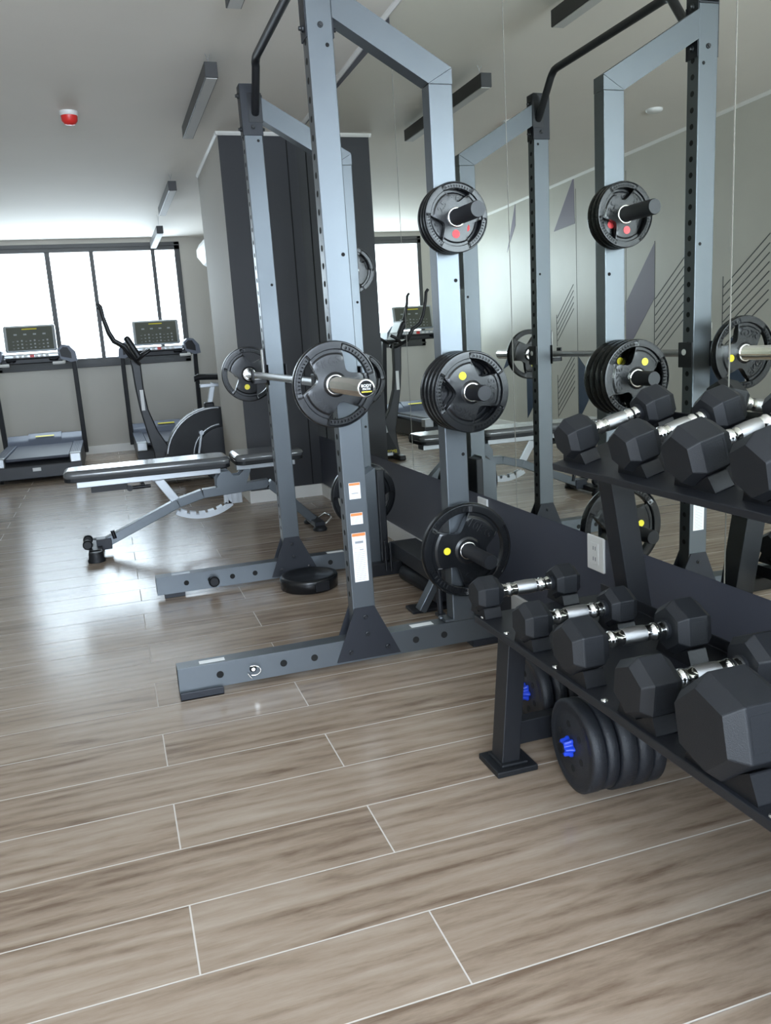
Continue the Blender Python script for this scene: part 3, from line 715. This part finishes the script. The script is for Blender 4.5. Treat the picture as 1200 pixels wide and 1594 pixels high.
# spinlock dumbbells on the floor under the rack
def vinyl_disc(mb, x, R, th, holes=True):
    mb.lathe((x, 0, 0), (1, 0, 0), [(0, .02), (0, R*.62), (.002, R*.66), (.002, R*.86), (0, R*.90), (.004, R), (th-.004, R), (th, R*.9), (th, .02)], 48)
    if holes:
        mb.m = 1
        for k in range(6):
            a = math.radians(60*k+20); mb.disc((x-.0003, R*.48*math.cos(a), R*.48*math.sin(a)), (-1, 0, 0), .0085, 14, .0005)
        mb.m = 0
def spin_dumbbell(loc, rz, label, discs):
    t = thing('adjustable_dumbbell', loc, label, 'dumbbell', None, rz)
    t.rotation_euler = (0, 0, rz); R0 = max(r for r, _ in discs)
    tot = sum(h+.001 for _, h in discs)
    for sg in (-1, 1):
        x = -.065 if sg < 0 else .065
        for r, h in (discs if sg < 0 else discs[-2:])[::-1]:
            b = MB(); x0 = x-h if sg < 0 else x
            vinyl_disc(b, x0, r, h); part(b, 'weight_disc', ['vinyl', 'hole'], t); x = x-h-.001 if sg < 0 else x+h+.001
        d = sg; b = MB(); n = 48; prof = []
        rr = []
        for tt, q in ((0, 1), (.006, 1), (.010, .86), (.020, .82), (.022, .7)):
            rr.append([(x+d*tt, (.021+.004*math.cos(6*2*math.pi*k/n))*q*math.cos(2*math.pi*k/n), (.021+.004*math.cos(6*2*math.pi*k/n))*q*math.sin(2*math.pi*k/n)) for k in range(n)])
        b.rings(rr); part(b, 'spin_lock_nut', 'blue', t)
        part(MB().cyl((x, 0, 0), (x+d*.026, 0, 0), .0125, 20), 'bar_end', 'plastic', t)
    part(MB().cyl((-.07, 0, 0), (.07, 0, 0), .014, 20), 'handle', 'chrome', t)
    return t
spin_dumbbell((1.176, 1.575, .1135), math.radians(-3), 'black vinyl disc dumbbell with blue lock nut on the floor under the lower tray', [(.110, .036), (.108, .032), (.1135, .042), (.1135, .038), (.112, .034)])
spin_dumbbell((1.150, 1.905, .1105), math.radians(-2), 'vinyl disc dumbbell on the floor behind the front blue-nutted one, mostly hidden', [(.100, .034), (.1105, .034), (.1105, .034)])

# ------------------------------------------------------------------ adjustable bench
t = thing('adjustable_bench', (.4, 4.75, 0), 'grey adjustable weight bench with flat black pads beyond the rack', 'bench')
def bp_(mb, name, mats, bevel=.003): return world_part(mb, name, mats, t, bevel)
YC = 4.78
def pad(x0, x1, z0, z1, w0, w1, name):
    b = MB()
    def outl(i): 
        P = []
        for (cx, cy, a0) in ((x0+.05+i, YC-w0/2+.05+i, 180), (x1-.04-i, YC-w1/2+.04+i, 270), (x1-.04-i, YC+w1/2-.04-i, 0), (x0+.05+i, YC+w0/2-.05-i, 90)):
            rr_ = .05 if cx < (x0+x1)/2 else .04
            P += [(cx+rr_*math.cos(math.radians(a0+q)), cy+rr_*math.sin(math.radians(a0+q))) for q in (0, 18, 36, 54, 72, 90)]
        return P
    O = outl(0)
    def ring(ins, z): 
        cx = (x0+x1)/2
        out_ = []
        for (u, v) in O:
            k = (w0/2+(w1-w0)/2*(u-x0)/(x1-x0)); out_.append((cx+(u-cx)*(1-ins/((x1-x0)/2)), YC+(v-YC)*(1-ins/k), z))
        return out_
    b.rings([ring(.010, z0+.018), ring(0, z0+.024), ring(0, z1-.020), ring(.004, z1-.010), ring(.012, z1-.003), ring(.024, z1)], smooth=True)
    o = bp_(b, name, 'pad_top', 0)
    b = MB(); b.rings([ring(.008, z0), ring(.002, z0+.004), ring(.002, z0+.0235)], smooth=False); o2 = b; L_ = t.location
    b.v = [(x-L_.x, y-L_.y, z-L_.z) for x, y, z in b.v]; o2 = b.build('pad_underside', 'rubber_matt', None); o2.parent = o; return o
pad(-.28, .600, .425, .487, .24, .28, 'backrest_pad'); pad(.625, 1.02, .430, .490, .32, .26, 'seat_pad')
bp_(MB().box((-.22, YC-.05, .385), (.55, YC+.05, .425)), 'backrest_rail', 'silver')
bp_(MB().box((.64, YC-.045, .392), (.98, YC+.045, .430)), 'seat_rail', 'silver')
bp_(MB().prism([(.52, .30), (.68, .30), (.70, .345), (.72, .395), (.68, .395), (.655, .365), (.62, .365), (.595, .395), (.55, .395), (.52, .35)][::1], YC-.055, YC-.045, 'y').prism([(.52, .30), (.68, .30), (.70, .345), (.72, .395), (.68, .395), (.655, .365), (.62, .365), (.595, .395), (.55, .395), (.52, .35)], YC+.045, YC+.055, 'y'), 'hinge_bracket', 'steel_blue', .001)
b = MB(); pts = [(-.115, YC, .062), (.30, YC, .238), (.44, YC, .275), (.82, YC, .295), (.92, YC, .20), (1.07, YC, .045)]
for a, c in zip(pts, pts[1:]): b.bar(a, c, .06, .05, up=(0, 0, 1))
bp_(b, 'main_frame', 'steel_blue')
bp_(MB().box((-.20, YC-.17, .02), (-.13, YC+.17, .055)).box((-.16, YC-.04, .03), (-.08, YC+.04, .09)), 'rear_foot_bar', 'navy_coat')
for s in (-1, 1):
    bp_(MB().lathe((-.165, YC+s*.17, 0), (0, 0, 1), [(0, .045), (.012, .046), (.02, .04), (.055, .036)], 24), 'rubber_foot', 'rubber_matt', 0)
    bp_(MB().lathe((-.205, YC+s*.07-.014, .075), (0, 1, 0), [(0, .02), (.004, .026), (.024, .026), (.028, .02)], 24), 'wheel', 'plastic', 0)
    bp_(MB().lathe((1.08, YC+s*.12, 0), (0, 0, 1), [(0, .04), (.01, .042), (.022, .034), (.03, .02)], 24), 'rubber_foot', 'rubber_matt', 0)
bp_(MB().box((1.05, YC-.13, .02), (1.11, YC+.13, .05)), 'front_foot_bar', 'navy_coat')
bp_(MB().tube([(1.12, YC-.10, .03), (1.16, YC-.10, .06), (1.16, YC-.05, .07), (1.16, YC+.06, .06), (1.12, YC+.08, .03)], .007, 10), 'carry_handle', 'chrome', 0)
bp_(MB().tube([(-.06, YC-.03, .085), (-.07, YC-.03, .13)], .011, 10), 'transport_pin', 'plastic', 0)
bp_(MB().bar((.205, YC, .385), (.30, YC, .235), .05, .012, up=(0, 1, 0)).bar((.175, YC, .383), (.225, YC, .383), .05, .012), 'adjust_arm', 'silver')
# toothed adjustment arc
n = 18; c0 = (.43, .435); rr = []
b = MB(); b2 = MB()
for k in range(n):
    a0 = math.radians(240+k*66/n); a1 = math.radians(240+(k+1)*66/n)
    ro_ = .30; ri_ = .262 if k % 3 else .278
    q = [(c0[0]+ro_*math.cos(a0), c0[1]+ro_*math.sin(a0)), (c0[0]+ro_*math.cos(a1), c0[1]+ro_*math.sin(a1)), (c0[0]+ri_*math.cos(a1), c0[1]+ri_*math.sin(a1)), (c0[0]+ri_*math.cos(a0), c0[1]+ri_*math.sin(a0))]
    b.prism(q, YC-.02, YC-.012, 'y'); b2.prism(q, YC+.012, YC+.02, 'y')
bp_(b, 'ladder_arc', 'silver', 0); bp_(b2, 'ladder_arc', 'silver', 0)
b = MB().box((.555, YC-.02, .20), (.66, YC-.012, .30)); [b.box((.57+.03*k, YC-.024, .205), (.58+.03*k, YC-.02, .28)) for k in range(3)]; bp_(b, 'seat_ladder', 'silver', .002)
bp_(MB().cyl((.12, YC-.085, .365), (.12, YC+.04, .365), .012, 12).cyl((.06, YC-.09, .365), (.16, YC-.09, .365), .010, 12).lathe((.05, YC-.11, .365), (0, 1, 0), [(0, .016), (.03, .016)], 12).box((-.15, YC-.06, .355), (.04, YC+.06, .385)), 'lever', 'plastic', 0)

# ------------------------------------------------------------------ treadmills
def treadmill(loc, label):
    t = thing('treadmill', loc, label, 'treadmill', 'treadmills in front of the window')
    P = lambda mb, nm, mt, bv=.004: part(mb, nm, mt, t, bv)
    # local: x across, y from rear end (0) to the front hood (1.5)
    P(MB().prism([(0, .03), (0, .15), (.06, .20), (1.45, .22), (1.5, .05)], -.37, .37, 'x'), 'deck_base', 'black_coat', .01)
    P(MB().box((-.27, .02, .195), (.27, 1.2, .222)), 'running_belt', 'tread_belt', .008)
    for s in (-1, 1):
        b = MB().box((s*.275, .03, .19), (s*.37, 1.25, .232)); P(b, 'side_rail', 'tread_blue', .006)
        b = MB(); [b.box((s*.29+s*.016*k-.002, .08, .232), (s*.29+s*.016*k+.002, 1.2, .236)) for k in range(5)]; P(b, 'rail_ribs', 'black_coat', 0)
        P(MB().box((s*.275, -.015, .15), (s*.372, .09, .236)), 'rear_cap', 'silver', .008)
        P(MB().lathe((s*.31, .05, .035), (s, 0, 0), [(0, .032), (.03, .032)], 18), 'wheel', 'plastic', 0)
        P(MB().bar((s*.385, 1.28, .10), (s*.385, 1.13, 1.06), .045, .07, up=(0, 1, 0)), 'upright', 'black_coat', .006)
        # curved side shroud and handrail
        prof = [(1.20, 1.03), (.86, 1.02), (.83, 1.06), (.90, 1.10), (1.02, 1.15), (1.14, 1.17), (1.22, 1.14)]
        o_ = [(s*.255, 1.17), (s*.30, 1.215), (s*.36, 1.205), (s*.415, 1.14), (s*.425, 1.05), (s*.365, 1.04), (s*.27, 1.08)]
        P(MB().prism(o_, .90, 1.16, 'y'), 'handrail_shroud', 'tread_blue', .018, )
        o_ = [(s*.27, 1.16), (s*.305, 1.19), (s*.345, 1.185), (s*.375, 1.13), (s*.375, 1.075), (s*.28, 1.10)]
        P(MB().prism(o_, .893, .90, 'y'), 'shroud_inset', 'plastic', .003)
        P(MB().tube([(s*.30, .95, 1.06), (s*.30, .84, 1.04), (s*.27, .82, 1.04), (s*.20, .84, 1.04)], .015, 10), 'hand_grip', 'white', 0)
        P(MB().lathe((s*.20, 1.08, 1.075), (0, -.3, 1), [(0, .045), (.012, .045), (.014, .038), (.01, .036)], 20), 'cup_holder', 'plastic', 0)
    # motor hood in three humps
    pr_ = [(1.18, .20), (1.22, .27), (1.32, .315), (1.46, .31), (1.5, .22), (1.5, .08)]
    P(MB().prism(pr_, -.36, .36, 'x'), 'motor_hood', 'tread_blue', .02)
    P(MB().prism([(1.185, .21), (1.225, .285), (1.32, .33), (1.44, .325), (1.48, .22)], -.16, .16, 'x'), 'hood_ridge', 'tread_blue', .015)
    T = basis((0, 1.245, .3045), (1, 0, 0), (0, .91, .42)); P(MB().box((-.09, -.012, 0), (.09, .012, .002), T=T), 'hood_stripe', 'yellow', 0)
    P(MB().box((-.05, -.018, .10), (.02, -.002, .13)), 'rear_sticker', 'paper', .001)
    # console
    c = basis((0, 1.17, 1.30), (1, 0, 0), (0, .22, .975))
    b = MB().box((-.245, -.135, -.045), (.245, .135, 0), T=c); P(b, 'console_shell', 'silver', .02)
    b = MB().box((-.215, -.122, 0), (.215, .112, .004), T=c); sc = P(b, 'console_screen', 'screen', .003)
    b = MB()
    for r in range(3):
        for k in range(9): b.box((-.16+.04*k-.008, -.10+.035*r-.004, .004), (-.16+.04*k+.008, -.10+.035*r+.006*(k % 3), .0055), T=c)
    for k in range(4): b.box((-.15+.09*k, .03, .004), (-.12+.09*k, .045, .0055), T=c)
    o = b.build('key_marks', 'silver', None); o.parent = sc
    o = MB().box((-.07, .085, .004), (.07, .095, .0056), T=c).build('logo_stripe', 'yellow', None); o.parent = sc
    P(MB().box((-.26, 1.02, 1.10), (.26, 1.20, 1.145)), 'key_shelf', 'silver', .012)
    P(MB().box((-.385, 1.08, 1.045), (.385, 1.19, 1.10)), 'crossbar', 'black_coat', .01)
    b = MB(); [b.box((-.17+.05*k, 1.018, 1.112), (-.14+.05*k, 1.021, 1.132)) for k in range(7) if k != 3]; P(b, 'shelf_buttons', 'white', 0)
    P(MB().box((-.015, 1.016, 1.108), (.025, 1.021, 1.136)), 'stop_button', 'red', .001)
    return t
treadmill((-.675, 8.08, 0), 'left treadmill by the window with yellow-striped hood, cut by the photo edge')
treadmill((.575, 8.42, 0), 'right treadmill by the window, behind the exercise bike')

# ------------------------------------------------------------------ exercise bike with swing handles
t = thing('exercise_bike', (.6, 7.25, 0), 'black upright exercise bike with curved mast beside the pillar', 'exercise bike')
YK = 7.25
def kp(mb, name, mats, bevel=.003, label=None): return world_part(mb, name, mats, t, bevel, 2, label)
mast = [(.435, .03, .19), (.425, .12, .165), (.378, .26, .10), (.312, .44, .060), (.268, .62, .045), (.250, .80, .045), (.245, .98, .05), (.235, 1.03, .05)]
b = MB(); rr = []
for x, z, w_ in mast:
    q = .035 + max(0, .26-z)*.28; rr.append([(x-w_*.75, YK-q, z), (x+w_*.75, YK-q, z), (x+w_*.75, YK+q, z), (x-w_*.75, YK+q, z)])
kp(b.rings(rr, smooth=False), 'mast', 'black_coat', .01)
def circ(cx, cz2, r, a0, a1, n): return [(cx+r*math.cos(math.radians(a0+(a1-a0)*k/n)), cz2+r*math.sin(math.radians(a0+(a1-a0)*k/n))) for k in range(n+1)]
body = [(.30, .03), (1.28, .03)] + circ(.83, .17, .43, 5, 165, 24)
kp(MB().prism(body, YK-.085, YK+.085, 'y'), 'flywheel_housing', 'plastic', .03)
def arc(cx, cz2, r, a0, a1, y, rad, nm='silver_trim_arc', n=20):
    kp(MB().tube([(x, y, z) for x, z in circ(cx, cz2, r, a0, a1, n)], rad, 10), nm, 'silver', 0)
arc(.83, .17, .425, 85, 170, YK-.088, .012); arc(.88, .20, .255, 95, 200, YK-.093, .009)
kp(MB().lathe((.88, YK-.088, .20), (0, -1, 0), [(0, .235), (.006, .23)], 48), 'side_disc', 'black_coat', 0)
kp(MB().bar((.60, YK, .02), (.60, YK, .05), .05, .5), 'front_stabiliser', 'black_coat')
kp(MB().box((.30, YK-.26, .0), (.36, YK+.26, .045)), 'front_foot', 'black_coat', .01); kp(MB().box((1.16, YK-.24, 0), (1.22, YK+.24, .045)), 'rear_foot', 'black_coat', .01)
kp(MB().box((.40, YK-.20, .045), (.52, YK-.10, .075)), 'step_pedal', 'silver', .005)
# crank, seat
kp(MB().cyl((.70, YK-.15, .40), (.70, YK+.15, .40), .02, 14).bar((.70, YK-.13, .40), (.66, YK-.13, .22), .02, .03, up=(0, 1, 0)).bar((.70, YK+.13, .40), (.74, YK+.13, .56), .02, .03, up=(0, 1, 0)), 'crank', 'silver')
kp(MB().box((.61, YK-.24, .205), (.71, YK-.14, .23)).box((.69, YK+.14, .55), (.79, YK+.24, .575)), 'pedal', 'plastic', .004)
kp(MB().box((.76, YK-.045, .52), (.84, YK+.045, .64)), 'post_clamp', 'plastic', .01)
kp(MB().bar((.80, YK, .60), (.855, YK, .80), .04, .035, up=(0, 1, 0)), 'seat_post', 'silver')
kp(MB().box((.74, YK-.02, .765), (1.06, YK+.02, .795)), 'seat_slider', 'silver')
b = MB(); rr = []
for x, w_, zt in ((.70, .02, .865), (.735, .035, .880), (.80, .055, .877), (.90, .10, .872), (1.0, .14, .885), (1.06, .13, .895)):
    rr.append([(x, YK-w_, zt-.035), (x, YK-w_*.5, zt-.05), (x, YK+w_*.5, zt-.05), (x, YK+w_, zt-.035), (x, YK+w_, zt-.012), (x, YK+w_*.5, zt), (x, YK-w_*.5, zt), (x, YK-w_, zt-.012)])
kp(b.rings(rr), 'saddle', 'rubber_matt', .006)
# console and bars
c = basis((.235, YK, 1.13), (0, 1, 0), (-.45, 0, .9))
kp(MB().box((-.13, -.10, -.025), (.13, .10, .02), T=c), 'console', 'plastic', .015)
kp(MB().box((-.10, -.02, .02), (.10, .08, .023), T=c), 'console_display', 'screen', .002)
kp(MB().tube([(.245, YK-.05, 1.02), (.26, YK-.18, 1.03), (.31, YK-.22, 1.07), (.36, YK-.20, 1.10)], .014, 10).tube([(.245, YK+.05, 1.02), (.26, YK+.18, 1.03), (.31, YK+.22, 1.07), (.36, YK+.20, 1.10)], .014, 10), 'inner_handlebar', 'black_coat', 0)
for s in (-1, 1):
    y = YK+s*.24
    pts = [(.27, YK+s*.06, 1.0), (.22, y, 1.05), (.17, y, 1.14), (.095, y, 1.19), (.062, y, 1.26), (.035, y, 1.37), (.025, y, 1.45), (.005, y, 1.475)]
    kp(MB().tube(pts, [.017, .017, .018, .017, .016, .014, .014, .013], 10), 'swing_handle', 'black_coat', 0)
b = MB(); T = basis((.262, YK-.0354, .70), (0, 0, -1), (1, 0, 0)); b.box((-.085, -.014, 0), (.085, .014, .0012), T=T); kp(b, 'mast_decal', 'paper', 0)
b = MB(); text_mb(b, 'SPORT IV', .040, basis((.41, YK-.098, .068), (1, 0, 0), (0, .25, .97)), .0008); kp(b, 'side_lettering', 'yellow', 0)
